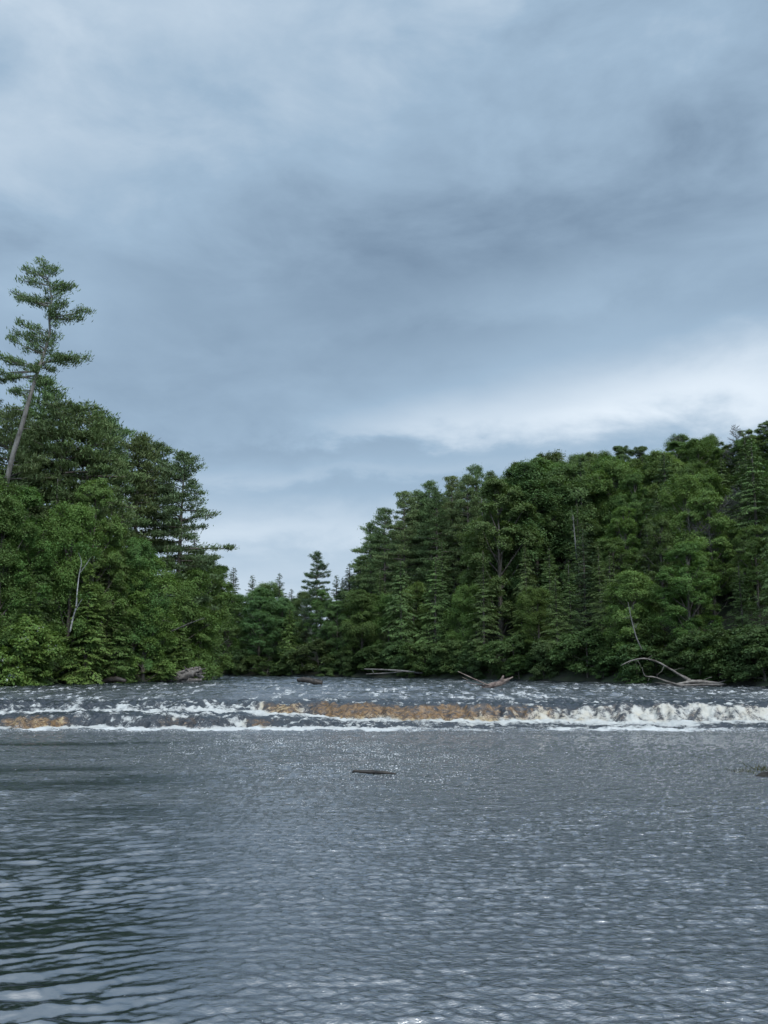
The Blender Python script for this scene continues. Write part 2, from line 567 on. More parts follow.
def river_surface(X, Y):
    q, s, d1, Y1, Y2 = ledges(X, Y)
    rag = fbm(X * 1.1, Y * 1.1, 62, 4) - 0.5
    Y1 = Y1 + 2.0 * rag
    Y2 = Y2 + 2.2 * (fbm(X * 0.9 + 40, Y * 0.9, 63, 4) - 0.5)
    d1 = d1 * (0.65 + 0.7 * fbm(X * 0.22, X * 0, 64, 3))
    t1 = (Y - Y1) / 1.5
    t2 = (Y - Y2) / (2.2 * (1 - s) + 1.9 * s)
    z = d1 * sstep(0, 1, t1) + (0.92 - d1) * sstep(0, 1, t2)
    z = z + (fbm(X * 0.9, Y * 0.25, 58, 4) - 0.5) * 0.30 * sstep(0.2, 1, t2) * sstep(58, 50, Y) * 1.3 + (fbm(X * 1.1, Y * 0.3, 59, 4) - 0.5) * 0.24 * (1 - s) * sstep(0.2, 1, t1) * sstep(1, -.3, t2)
    z = z + 0.0012 * np.maximum(Y - 55, 0) + 0.10 * sstep(56, 60, Y + 2 * (fbm(X * .2, X * 0, 61, 3) - .5)) * (1 - s)
    # ---- foam and tea-brown water
    patch = fbm(X * 0.5, Y * 0.9, 70, 4)
    patch2 = fbm(X * 0.18 + 5, Y * 0.3, 71, 3)
    streak = 0.5 * fbm(X * 1.6, Y * 0.9, 72, 4) + 0.5 * fbm(X * 5.0, Y * 2.6, 74, 3)
    wv = 0.5 + 1.1 * fbm(X * 0.35, Y * 0.1, 73, 3)
    foot1 = np.exp(-((Y - Y1 + 0.35) / np.where(Y > Y1 - 0.35, 0.75, 1.6 * wv)) ** 2)
    foot2 = np.exp(-((Y - Y2 + 0.35) / np.where(Y > Y2 - 0.35, 0.95 * wv, 1.7 * wv)) ** 2)
    face1 = sstep(-0.1, 0.25, t1) * sstep(1.05, 0.6, t1)
    face2 = sstep(-0.1, 0.2, t2) * sstep(1.08, 0.7, t2)
    w1 = 0.90 - 0.06 * s - 0.4 * sstep(610, 740, q) + 0.9 * (patch2 - 0.5) + 0.8 * (patch - .5)
    w2 = 0.86 + 0.5 * (patch2 - 0.5) + 0.7 * (patch - .5)
    f2face = 0.19 + 0.27 * sstep(430, 500, q) + 0.14 * sstep(540, 640, q) - 0.05 * (1 - sstep(250, 330, q))
    foam = np.maximum(foot1 * w1, foot2 * w2)
    foam = np.maximum(foam, face2 * (f2face + 1.2 * (streak - 0.5) + 0.7 * (patch - 0.5)))
    foam = np.maximum(foam, face1 * (0.12 + 0.5 * (streak - 0.5) + 0.25 * sstep(120, 30, q)))
    # trailing foam below each ledge
    tr1 = np.exp(-np.maximum(Y1 - Y, 0) / 2.2) * (Y < Y1) * 0.55
    tr2 = np.exp(-np.maximum(Y2 - Y, 0) / 2.0) * (Y < Y2) * 0.62 * (Y > Y1 - .5)
    foam = np.maximum(foam, (tr1 * (1 - .5 * s) + tr2) * (0.5 + 1.0 * patch))
    mott = 0.5 * fbm(X * 1.3, Y * 1.4, 66, 4) + 0.5 * fbm(X * 4.0, Y * 3.0, 67, 3)
    inmid = sstep(43.6, 44.6, Y) * sstep(58, 51, Y)
    foam = np.maximum(foam, inmid * np.clip(0.33 + 1.9 * (mott - 0.5) + 0.20 * (1 - s) * np.exp(-((Y - Y2 - .3) / 1.1) ** 2), 0, .8) * (1 - 0.75 * face2 * s))
    # whitecaps on the rapids above
    up = sstep(50, 56, Y) * sstep(170, 70, Y)
    caps = 0.5 * fbm(X * 1.6, Y * 0.16, 75, 4) + 0.5 * fbm(X * 4.0, Y * 0.4, 76, 3)
    foam = np.maximum(foam, up * np.clip(0.36 + 1.9 * (caps - 0.54) + 0.5 * (fbm(X * .12, Y * .05, 77, 3) - .5), 0, 0.60))
    foam = np.clip(foam, 0, 1)
    band = np.exp(-((q - 283) / 24) ** 2) + sstep(305, 330, q) * (1 - 0.55 * sstep(470, 560, q))
    tea = face2 * np.clip(band, 0.05, 1) * (0.75 + 0.7 * (patch - 0.5))
    tea = np.maximum(tea, foot2 * sstep(300, 380, q) * 0.35 * streak)
    b1 = np.exp(-((q - 58) / 14) ** 2) + 0.7 * np.exp(-((q - 28) / 16) ** 2) + 0.7 * np.exp(-((q - 262) / 16) ** 2) + .3 * sstep(110, 60, q) + 0.4 * np.exp(-((q - 190) / 40) ** 2)
    tea = np.maximum(tea, sstep(-0.3, 0.1, t1) * sstep(1.0, 0.6, t1) * np.clip(b1, 0, 1) * (0.8 + 0.8 * (patch - 0.5)))
    tea = np.clip(tea * (0.55 + 1.3 * (mott - 0.15)), 0, 1)
    # ---- waves
    g = np.random.default_rng(21)
    calm = sstep(330, 120, q) * sstep(44, 36, Y)               # smoother, longer swell on the left of the pool
    rough = 1 - 0.45 * calm
    wav = np.zeros_like(X)
    gust = 0.40 + 1.2 * fbm(X * 0.10, Y * 0.30, 80, 3)
    def waves(n, l0, l1, mean, spread, slope, warp):
        w = np.zeros_like(X)
        for i in range(n):
            lam = l0 * (l1 / l0) ** ((i + g.random()) / n)
            th = g.normal(mean, spread)
            k = 2 * np.pi / lam
            w += slope / k * g.uniform(.6, 1.4) * np.sin(k * (np.sin(th) * X + np.cos(th) * Y) + g.uniform(0, 6.28) + (warp[i % len(warp)] if warp else 0))
        return w
    slick = calm * sstep(0.40, 0.66, 0.55 * fbm(X * 0.07 + 2, Y * 0.42, 85, 3) + 0.45 * fbm(X * 0.35, Y * 1.3, 86, 3))      # smooth slicks that mirror the left bank
    warp = [2.4 * fbm(X * 0.5, Y * 0.5, 90 + i, 2) for i in range(4)]
    near = sstep(60, 30, Y)
    wa = waves(44, 0.10, 0.36, 0.05, 0.60, 0.045, warp) * (1 - 0.40 * calm) * (1 - 0.45 * slick)
    wb = waves(24, 0.16, 0.62, -0.22, 0.26, 0.050, warp) * calm * (1 - 0.5 * slick)
    wc = waves(14, 0.5, 1.8, 0.1, 0.7, 0.010, warp)
    wav = (wa + wb) * near + wc + waves(20, 0.5, 2.4, 0.0, 0.7, 0.060, warp) * sstep(50, 58, Y)
    pool = sstep(48, 42, Y)
    upper = sstep(53, 60, Y)
    z = z + wav * gust * (0.9 + 0.5 * upper)
    mid = sstep(41, 44, Y) * sstep(60, 54, Y)
    z = z + mid * ((fbm(X * 1.5, Y * 1.5, 95, 4) - 0.5) * 0.24 + (fbm(X * 5.5, Y * 5.5, 98, 3) - 0.5) * 0.15 + np.clip(foam, 0, 1) * (fbm(X * 4.2, Y * 4.2, 96, 4) - 0.35) * 0.18)
    z = z + upper * ((fbm(X * 0.45, Y * 0.35, 97, 4) - 0.5) * 0.38)
    chop = 0.75 * rough - 0.30 * calm + 1.1 * upper + 0.9 * mid + 1.9 * sstep(10, 30, Y) * pool * (1 - 0.75 * slick)
    fleck = pool * (0.2 + 0.55 * sstep(10, 34, Y)) * (0.35 + 0.65 * np.exp(-((q - 330) / 240) ** 2)) * (0.45 + 0.9 * fbm(X * .3, Y * .2, 99, 3))
    fleck = np.maximum(fleck, sstep(34, 43, Y) * pool * 0.7)
    fleck = np.maximum(fleck, upper * 0.3)
    return z, foam, tea, chop, np.clip(fleck, 0, 1.2), np.maximum(np.maximum(sstep(44.5, 42.5, Y), sstep(52, 58, Y)), 0.09)


def build_river():
    ys = np.concatenate([np.exp(np.arange(math.log(2.3), math.log(6), 0.02)), np.exp(np.arange(math.log(6), math.log(20), 0.003)), np.exp(np.arange(math.log(20), math.log(40), 0.0045)), np.arange(40, 57, 0.06),
                         np.exp(np.arange(math.log(57), math.log(200), 0.0038))])
    side = np.concatenate([np.arange(0.52, 0.8, 0.012), np.arange(0.8, 2, 0.08), np.arange(2, 22, 1.0)])
    ts = np.concatenate([-side[::-1], np.arange(-0.52 + 0.0012, 0.52, 0.0012), side])
    X = ys[:, None] * ts[None, :]
    X = np.clip(X, -160, 55)
    Y = np.repeat(ys[:, None], len(ts), 1)
    z, foam, tea, chop, fleck, glass = river_surface(X, Y)
    ny, nx = X.shape
    V = np.stack([X, Y, z], -1).reshape(-1, 3)
    i = np.arange(ny - 1)[:, None] * nx + np.arange(nx - 1)[None, :]
    F = np.stack([i, i + 1, i + nx + 1, i + nx], -1).reshape(-1, 4)
    keep = (X[:-1, 1:] - X[:-1, :-1]).ravel() > 1e-5
    F = F[keep]
    o = link('river', mesh_np('river', V, F, attrs={k: ('POINT', a.ravel()) for k, a in
             dict(foam=foam, tea=tea, chop=chop, fleck=fleck, glass=glass).items()}, smooth=True, mats=[mat_river()]))
    tag(o, 'rippled grey blue river falling over two low foaming ledges', 'river', kind='structure')


build_river()


# ------------------------------------------------------------------ trees: prototypes
def crown_mesh(name, P, D, S, g, mat):
    V, F = diamonds(P, D, S)
    return mesh_np(name, V, F, attrs={'tint': ('FACE', g.random(len(P)))}, mats=[mat])


def wob_trunk(g, H, top, r0, r1, lean=0.02, n=10, wob=0.02):
    t = np.linspace(0, 1, n)
    az = g.uniform(0, 6.28)
    p = np.stack([np.cos(az) * lean * H * t, np.sin(az) * lean * H * t, top * t], 1)
    p[1:, :2] += np.cumsum(g.normal(0, wob * H / n, (n - 1, 2)), 0)
    p[0, 2] = -0.6
    return p, r0 * (1 - t) ** 0.8 + r1


def leafy(seed, H, R, base=0.12, nl=24, nc=17, nleaf=150, leaf=0.112, mat=None, bark=None, profile=0.55, airy=0.0, flat=0.5, spray=1.0):
    """broad-leaved tree: trunk, a limb to each lobe of the crown, sprays of leaves over every lobe"""
    g = np.random.default_rng(seed)
    tp, tr = wob_trunk(g, H, H * 0.86, 0.014 * H + 0.02, 0.03)
    parts = [tube(tp, tr, 7, rough=.1, g=g)]
    Ps, Ns = [], []
    for i in range(nl):
        t = base + (1 - base) * ((i + g.uniform(0.1, 0.9)) / nl) ** 0.82
        e = math.sqrt(max(0.0, 1 - ((t - profile) / (1.02 - profile if t > profile else profile - base + 0.25)) ** 2))
        rr = R * e
        az = i * 2.39996 + g.normal(0, 0.35)
        lr = R * g.uniform(0.20, 0.42) * (0.78 + 0.30 * e)
        cr = max(0.0, rr * g.uniform(0.35, 1.15) - 0.3 * lr)
        if t < .7 and g.random() < 0.12: continue
        tb = max(0.05, t - 0.10 - 0.12 * cr / R)
        ax = np.array([np.interp(t * H, tp[:, 2], tp[:, k]) for k in (0, 1)])
        c = np.array([ax[0] + math.cos(az) * cr, ax[1] + math.sin(az) * cr, min(t * H + g.normal(0, .03 * H), H - lr * 0.55)])
        b0 = np.array([np.interp(tb * H, tp[:, 2], tp[:, k]) for k in (0, 1)] + [tb * H])
        mid = b0 * 0.5 + c * 0.5 + np.array([0, 0, -0.08 * cr]) + g.normal(0, 0.12, 3)
        parts.append(tube(np.array([b0, mid, c]), [0.0045 * H, 0.003 * H, 0.0015 * H], 4, cap=False))
        for k in range(nc):
            d = unit(g.normal(0, 1, 3) + np.array([math.cos(az) * 0.5, math.sin(az) * 0.5, 0.35]))
            cc = c + d * lr * g.uniform(0.55, 1.12) * np.array([1, 1, 0.8])
            parts.append(tube(np.array([c, cc]), [0.0014 * H, 0.006], 3, cap=False))
            m = int(nleaf * g.uniform(0.6, 1.3) * (1 - airy))
            sp = lr * g.uniform(0.18, 0.36) * spray
            out = unit(d * np.array([1, 1, 0.3]))
            q = g.normal(0, 1, (m, 3)) * np.array([sp, sp, sp * flat])
            q[:, 2] -= 0.18 * (q[:, 0] ** 2 + q[:, 1] ** 2) / (sp + 1e-6) * 0.5
            Ps.append(cc + q)
            Ns.append(np.repeat((d * 0.55 + np.array([0, 0, 0.85]))[None], m, 0))
    P = np.vstack(Ps)
    N = unit(np.vstack(Ns) + g.normal(0, 0.42, P.shape))
    a = unit(np.cross(N, unit(g.normal(0, 1, P.shape))))
    b = np.cross(N, a)
    sz = leaf * g.uniform(0.6, 1.3, (len(P), 1))
    cm = crown_mesh('crown', P, a * sz, b * sz * 0.55, g, mat or M_LEAF)
    tm = mesh_np('trunk', *join(parts), smooth=True, mats=[bark or M_BARK])
    return tm, cm, H


def conifer(seed, H, R, z0=0.06, step=0.42, nb=6, droop=0.25, up=0.12, dens=34, strip=(0.17, 0.05), width=0.36, shape=0.85, ragged=0.2, mat=None, bark=None, lean=0.01):
    """spruce, hemlock or cedar: whorls of flat drooping sprays"""
    g = np.random.default_rng(seed)
    tp, tr = wob_trunk(g, H, H, 0.012 * H + 0.03, 0.012, lean, 12, 0.008)
    parts = [tube(tp, tr, 7)]
    B = []
    z = z0 * H
    while z < H * 0.985:
        t = (z - z0 * H) / (H * (1 - z0))
        for k in range(nb if t < .85 else 4):
            L = R * ((1 - t) ** shape) * (0.75 + 0.25 * min(1, t / 0.12)) * g.uniform(1 - ragged * 1.6, 1 + ragged) + 0.12
            if g.random() < 0.06: L *= 0.4
            B.append((z + g.uniform(-.2, .2) * step * 1.6, g.uniform(0, 6.283), L, droop * g.uniform(.6, 1.4), up * g.uniform(.5, 1.5)))
        z += step * (1.15 - 0.6 * t) * g.uniform(.8, 1.2)
    B = np.array(B)
    ex = lambda zz: np.stack([np.interp(zz, tp[:, 2], tp[:, 0]), np.interp(zz, tp[:, 2], tp[:, 1])], -1)
    rise = 0.10 + 0.55 * np.clip((B[:, 0] / H - 0.55) / 0.45, 0, 1)
    for (bz, az, L, dr, u_), rs in zip(B, rise):
        s = np.linspace(0, 0.95, 4)
        o = ex(np.array([bz]))[0]
        pts = np.stack([o[0] + np.cos(az) * L * s, o[1] + np.sin(az) * L * s, bz + L * (rs * s - (dr + .1) * s ** 2 + u_ * s ** 3)], 1)
        parts.append(tube(pts, [0.014 + 0.008 * L, 0.01 + 0.004 * L, 0.01, 0.006], 3, cap=False))
    cnt = np.maximum(6, (B[:, 2] * dens * (0.6 + 0.4 * B[:, 2] / R)).astype(int))
    ix = np.repeat(np.arange(len(B)), cnt)
    bz, az, L, dr, u_ = B[ix].T
    rs = rise[ix]
    n = len(ix)
    s = g.random(n) ** 0.75
    q = g.uniform(-1, 1, n)
    hw = width * L * (1 - s) ** 0.75 * np.minimum(1, s * 4 + .2) + 0.10
    f = np.stack([np.cos(az), np.sin(az), np.zeros(n)], 1)
    sd = np.stack([-np.sin(az), np.cos(az), np.zeros(n)], 1)
    al = np.minimum(L * s + 0.55 * np.abs(q) * hw, L * 1.05)
    sv = al / L
    zz = bz + L * (rs * sv - (dr + .1) * sv ** 2 + u_ * sv ** 3) - 0.28 * (np.abs(q) * hw) ** 2 / (0.4 * L + .15) + g.normal(0, 0.045, n)
    o = ex(bz)
    P = np.stack([o[:, 0], o[:, 1], np.zeros(n)], 1) + f * al[:, None] + sd * (q * hw)[:, None]
    P[:, 2] = zz
    slope = (rs - 2 * (dr + .1) * sv + 3 * u_ * sv ** 2)
    D = unit(f * 0.75 + sd * (np.sign(q) * (0.25 + 0.6 * np.abs(q)))[:, None] + np.stack([np.zeros(n), np.zeros(n), slope - 0.25 * np.abs(q)], 1) + g.normal(0, .22, (n, 3)))
    N = unit(np.array([0, 0, 1.0]) + f * 0.35 + g.normal(0, 0.35, (n, 3)))
    S = unit(np.cross(D, N))
    sz = g.uniform(.6, 1.3, (n, 1))
    cm = crown_mesh('crown', P, D * sz * strip[0], S * sz * strip[1], g, mat or M_NEEDLE)
    tm = mesh_np('trunk', *join(parts), smooth=True, mats=[bark or M_BARK])
    return tm, cm, H


def pine_from(g, tp, tr, B, needle=0.19, ntuft=30, mat=None, bark=None, clump=0.30, per_m=4.6, puff=0.42, lift=0.55):
    """pine: long level limbs ending in plumes of upturned needle tufts.  B rows: z, azimuth, length, rise, sag"""
    parts = [tube(tp, tr, 8, rough=.06, g=g)]
    ex = lambda zz: np.array([np.interp(zz, tp[:, 2], tp[:, 0]), np.interp(zz, tp[:, 2], tp[:, 1])])
    Ps, Ds = [], []
    for (bz, az, L, rs, sg) in B:
        o = ex(bz)
        ss = np.linspace(0, 1, 5)
        kink = g.normal(0, 0.05 * L, (5, 2)) * ss[:, None]
        pts = np.stack([o[0] + np.cos(az) * L * ss + kink[:, 0], o[1] + np.sin(az) * L * ss + kink[:, 1], bz + L * (rs * ss - sg * ss ** 2 + sg * .55 * ss ** 3)], 1)
        parts.append(tube(pts, (0.02 + 0.018 * L) * (1 - 0.8 * ss) + 0.006, 4, cap=False))
        ncl = max(3, int(L * per_m))
        fwd = np.array([np.cos(az), np.sin(az), 0])
        sdv = np.array([-np.sin(az), np.cos(az), 0])
        for k in range(ncl):
            s = 1 - (1 - 0.28) * (g.random() ** 1.35)
            hw = 0.34 * L * (1 - s) ** 0.6 + 0.22
            q = g.uniform(-1, 1)
            al = s + 0.35 * abs(q) * hw / L
            base = np.array([np.interp(min(al, 1), ss, pts[:, i]) for i in range(3)])
            c = base + sdv * q * hw + np.array([0, 0, g.uniform(-.05, .16)])
            m = int(ntuft * g.uniform(.6, 1.3))
            r = clump * g.uniform(.7, 1.25)
            Ps.append(c + g.normal(0, 1, (m, 3)) * np.array([r * 1.1, r * 1.1, r * puff]))
            Ds.append(np.repeat((fwd * 0.55 + sdv * q * 0.5 + np.array([0, 0, lift]))[None], m, 0))
    P = np.vstack(Ps)
    D = unit(np.vstack(Ds) + g.normal(0, .5, P.shape))
    S = unit(np.cross(D, unit(g.normal(0, 1, P.shape) + np.array([0, 0, .8]))))
    sz = g.uniform(.65, 1.25, (len(P), 1))
    cm = crown_mesh('crown', P, D * sz * needle, S * sz * 0.045, g, mat or M_NEEDLE)
    tm = mesh_np('trunk', *join(parts), smooth=True, mats=[bark or M_BARK])
    return tm, cm


def pine(seed, H, R, z0=0.28, step=0.95, nb=5, ragged=0.35, needle=0.19, ntuft=30, flat=0.0):
    g = np.random.default_rng(seed)
    tp, tr = wob_trunk(g, H, H * 0.985, 0.011 * H + 0.03, 0.02, 0.015, 12, 0.01)
    B = []
    z = z0 * H
    while z < H * 0.96:
        t = (z / H - z0) / (1 - z0)
        pro = (0.55 + 0.45 * min(1, t / .25)) * (1 - t) ** 0.72 + 0.10 + flat * (t > .6) * 0.15
        a0 = g.uniform(0, 6.28)
        tier = g.uniform(.8, 1.2)
        for k in range(nb):
            L = R * pro * tier * g.uniform(1 - ragged, 1 + ragged * .7)
            if g.random() < .12: continue
            B.append((z + g.normal(0, .14), a0 + k * 6.283 / nb + g.normal(0, .3), L, 0.08 + 0.75 * max(0, t - .45) + g.normal(0, .06), 0.16 * (1 - t) + .04))
        z += step * (1.12 - 0.62 * t) * g.uniform(.8, 1.25)
    for k in range(4):
        B.append((H * 0.955, k * 1.57 + g.uniform(0, 1), 0.5, 1.4, 0.0))
    tm, cm = pine_from(g, tp, tr, B, needle, ntuft, clump=.27, puff=.55, lift=.75)
    return tm, cm, H


def snag(seed, H, R, bark, nb=34, z0=0.25, fine=6):
    """dead tree: bare trunk and twigs"""
    g = np.random.default_rng(seed)
    tp, tr = wob_trunk(g, H, H, 0.006 * H + .02, 0.012, .03, 10, .02)
    parts = [tube(tp, tr, 7, rough=.1, g=g)]
    for i in range(nb):
        t = z0 + (1 - z0) * (i + g.random()) / nb
        az = g.uniform(0, 6.28)
        L = R * (1 - t) ** .6 * g.uniform(.4, 1.1) + .3
        o = np.array([np.interp(t * H, tp[:, 2], tp[:, k]) for k in range(3)])
        ss = np.linspace(0, 1, 5)
        pts = o + np.stack([np.cos(az) * L * ss, np.sin(az) * L * ss, L * (.25 * ss + .25 * ss ** 2)], 1) + g.normal(0, .04 * L, (5, 3)) * ss[:, None]
        parts.append(tube(pts, (.015 + .012 * L) * (1 - .8 * ss), 4, cap=False))
        for k in range(fine):
            s = g.uniform(.3, 1)
            b = np.array([np.interp(s, ss, pts[:, j]) for j in range(3)])
            d = unit(np.array([np.cos(az), np.sin(az), .5]) + g.normal(0, .7, 3)) * L * .3 * g.uniform(.5, 1.2)
            parts.append(tube(np.array([b, b + d * .5 + g.normal(0, .03, 3), b + d]), [.012, .009, .005], 3, cap=False))
    return mesh_np('trunk', *join(parts), smooth=True, mats=[bark]), None, H


PROTO = {
    'pine': [pine(101, 26, 4.6, .26, 1.15, 5, .42), pine(102, 27, 4.4, .22, 1.1, 5, .4), pine(103, 24, 5.0, .30, 1.25, 5, .5), pine(104, 22, 3.8, .18, 1.0, 5, .4)],
    'spruce': [conifer(201, 20, 2.7, .06, .42, 6, .30, .20), conifer(202, 18, 2.3, .05, .38, 6, .22, .12), conifer(203, 19, 4.6, .05, .44, 6, .26, .14, 30, (.17, .055), .40, .82)],
    'hemlock': [conifer(211, 20, 4.2, .05, .38, 6, .34, .08, 32, (.16, .045), .42, .78, .30), conifer(212, 18, 3.7, .06, .34, 6, .38, .06, 34, (.16, .045), .45, .72, .36),
                conifer(213, 21, 3.6, .08, .38, 6, .30, .10, 34, (.16, .045), .40, .76, .38)],
    'cedar': [conifer(221, 13, 2.7, .02, .30, 7, .55, .30, 40, (.15, .06), .40, .62, .25), conifer(222, 11, 2.3, .02, .28, 7, .5, .34, 42, (.14, .06), .42, .6, .28)],
    'leafy': [leafy(301, 17, 4.2, .10, 30, 16), leafy(302, 16, 3.8, .10, 34, 15, flat=.7, spray=1.05), leafy(303, 18, 3.4, .12, 38, 14, flat=.55, spray=.9, leaf=.10), leafy(304, 14, 4.0, .05, 32, 15, 150, .105, None, None, .42),
              leafy(305, 17, 3.4, .14, 38, 14, 125, .10, flat=.75, spray=1.1), leafy(306, 16, 3.6, .08, 48, 12, 130, .10, None, None, .5, flat=.7, spray=1.0), leafy(307, 18, 3.6, .10, 40, 13, 130, .10, None, None, .38, flat=.6, spray=.85)],
    'bush': [leafy(401, 4.2, 2.4, .0, 16, 12, 95, .11, None, None, .35), leafy(402, 3.4, 2.2, .0, 15, 12, 90, .10, None, None, .3), leafy(403, 5.0, 2.2, .0, 17, 12, 95, .11, None, None, .4)],
}
KNAME = {'pine': 'pine_tree', 'spruce': 'spruce_tree', 'hemlock': 'hemlock_tree', 'cedar': 'cedar_tree', 'leafy': 'leafy_tree', 'bush': 'bush'}
COL = {'pine': (0.076, 0.112, 0.046), 'spruce': (0.048, 0.080, 0.038), 'hemlock': (0.070, 0.114, 0.038), 'cedar': (0.078, 0.128, 0.036),
       'leafy': (0.092, 0.146, 0.036), 'bush': (0.080, 0.130, 0.034)}
TREES = []


def put_tree(kind, x, y, h=None, top=None, var=None, rot=None, wide=1.0, tint=None, label=None, row='', bank='', lean=(0, 0), name=None):
    """one tree standing on the bank; top = (photo height of its tip) gives its real height at that distance"""
    ps = PROTO[kind]
    v = rng.integers(len(ps)) if var is None else var
    tm, cm, H = ps[v]
    gz = float(ground_z(np.array([x]), np.array([y]))[0])
    if top is not None:
        h = ray_at(384, top, y)[2] - gz
    s = h / H
    root = bpy.data.objects.new(name or KNAME[kind], None)
    C.objects.link(root)
    root.empty_display_size = 0.5
    root.location = (x, y, gz - 0.05)
    root.rotation_euler = (lean[0], lean[1], rng.uniform(0, 6.283) if rot is None else rot)
    sx = s ** 0.75 * wide if s < 1 else s ** 0.9 * wide
    root.scale = (sx, sx, s)
    t = link('trunk', tm, root)
    c = None
    if cm is not None:
        c = link('crown', cm, root)
        base = np.array(tint if tint is not None else COL[kind]) * 1.12
        j = rng.normal(0, 1, 3)
        base = base * max(.7, 1 + 0.14 * j[0]) * np.array([1 + 0.06 + 0.07 * np.clip(j[1], -1.5, 1.8), 1, 0.92 + 0.06 * np.clip(j[2], -1.5, 1.5)])
        c.color = (*np.clip(base, 0.01, 0.4), 1)
    TREES.append(dict(o=root, kind=kind, x=x, y=y, h=h, label=label, row=row, bank=bank))
    return root


def xy_at(px, Y):
    return (px - 384) / 900 * Y, Y     # near the ground; good enough for a base


def by_px(kind, px, Y, top, **kw):
    p = ray_at(px, top, Y)
    return put_tree(kind, p[0], Y, top=top, **kw)


# photo heights of the forest skyline (x, y), used to keep filler trees below it
SKY_L = np.array([(-60, 380), (0, 396), (39, 402), (60, 398), (93, 403), (111, 414), (122, 436), (138, 434), (155, 441), (176, 455), (199, 478), (215, 520), (226, 566),
                  (234, 567), (252, 575), (265, 582), (279, 574), (291, 588), (300, 592), (318, 575), (335, 572), (349, 564), (360, 559), (366, 530), (382, 510), (404, 492), (431, 481), (452, 476), (476, 470),
                  (492, 474), (500, 482), (521, 464), (539, 455), (549, 455), (558, 464), (575, 457), (591, 455), (621, 448), (639, 449), (650, 456), (680, 438), (710, 438), (724, 446), (746, 432), (766, 423), (860, 400)], float)


def sky_y(px):
    return float(np.interp(px, SKY_L[:, 0], SKY_L[:, 1]))


# ---- skyline and landmark trees (photo x, distance, photo y of the tip)
L_ = 'left'; R_ = 'right'; B_ = 'bend'
SKYLINE = [
    ('hemlock', 2, 96, 396, L_), ('pine', 12, 93, 404, L_), ('pine', 27, 99, 424, L_), ('pine', 50, 104, 374, L_), ('pine', 66, 98, 398, L_), ('pine', 93, 100, 402, L_), ('pine', 111, 107, 414, L_),
    ('pine', 138, 112, 432, L_), ('pine', 156, 118, 440, L_),
    ('spruce', 234, 176, 566, B_), ('spruce', 252, 182, 574, B_), ('spruce', 279, 184, 572, B_), ('spruce', 291, 186, 588, B_), ('leafy', 266, 178, 584, B_), ('leafy', 305, 170, 592, B_), ('spruce', 336, 168, 574, B_), ('spruce', 349, 166, 562, B_),
    ('spruce', 361, 160, 556, R_), ('pine', 372, 158, 522, R_), ('pine', 384, 156, 507, R_), ('pine', 405, 155, 489, R_), ('pine', 416, 158, 490, R_), ('pine', 432, 156, 479, R_), ('pine', 453, 156, 474, R_), ('pine', 466, 150, 474, R_),
    ('pine', 476, 152, 464, R_), ('pine', 491, 158, 471, R_), ('leafy', 508, 150, 477, R_), ('leafy', 522, 148, 463, R_), ('hemlock', 539, 146, 453, R_), ('leafy', 549, 150, 453, R_), ('leafy', 561, 148, 463, R_),
    ('leafy', 576, 148, 456, R_), ('leafy', 590, 150, 453, R_), ('leafy', 606, 146, 455, R_), ('leafy', 622, 146, 446, R_), ('leafy', 639, 146, 447, R_), ('leafy', 655, 142, 456, R_),
    ('leafy', 680, 142, 435, R_), ('leafy', 696, 144, 442, R_), ('leafy', 711, 140, 436, R_), ('leafy', 728, 138, 445, R_), ('leafy', 746, 136, 430, R_), ('leafy', 767, 136, 421, R_), ('leafy', 795, 134, 412, R_),
]
for (k, px, Y, top, bank) in SKYLINE:
    by_px(k, px, Y, top, bank=bank, row='skyline', var=2 if k == 'spruce' else (int(rng.choice([1, 2, 4, 5, 6])) if k == 'leafy' else None), tint=(0.088, 0.130, 0.050) if (k == 'leafy') else None, wide={'pine': 1.05 if bank == L_ else .9, 'spruce': 1.0, 'leafy': .95}.get(k, 1.0))

for i, px in enumerate(range(498, 812, 9)):
    k = ('leafy', 'hemlock', 'leafy', 'leafy', 'spruce')[i % 5]
    by_px(k, px, 131 + (i * 7) % 9, sky_y(px) + 2 + (i * 5) % 11, bank=R_, row='skyline', var=(2, 1, 4, 5, 6)[i % 5] if k == 'leafy' else (i // 5) % 3, wide=1.1, tint=(0.084, 0.134, 0.046) if k == 'leafy' else None)
by_px('pine', 181, 112, 451, var=0, bank=L_, wide=1.12, tint=(0.060, 0.092, 0.042), label='dark pine with long bare-edged level limbs ending the left bank forest')
by_px('pine', 318, 158, 551, var=2, bank=B_, wide=0.75, tint=(0.050, 0.080, 0.042), label='solitary pine with open level tiers rising above the far river bend')

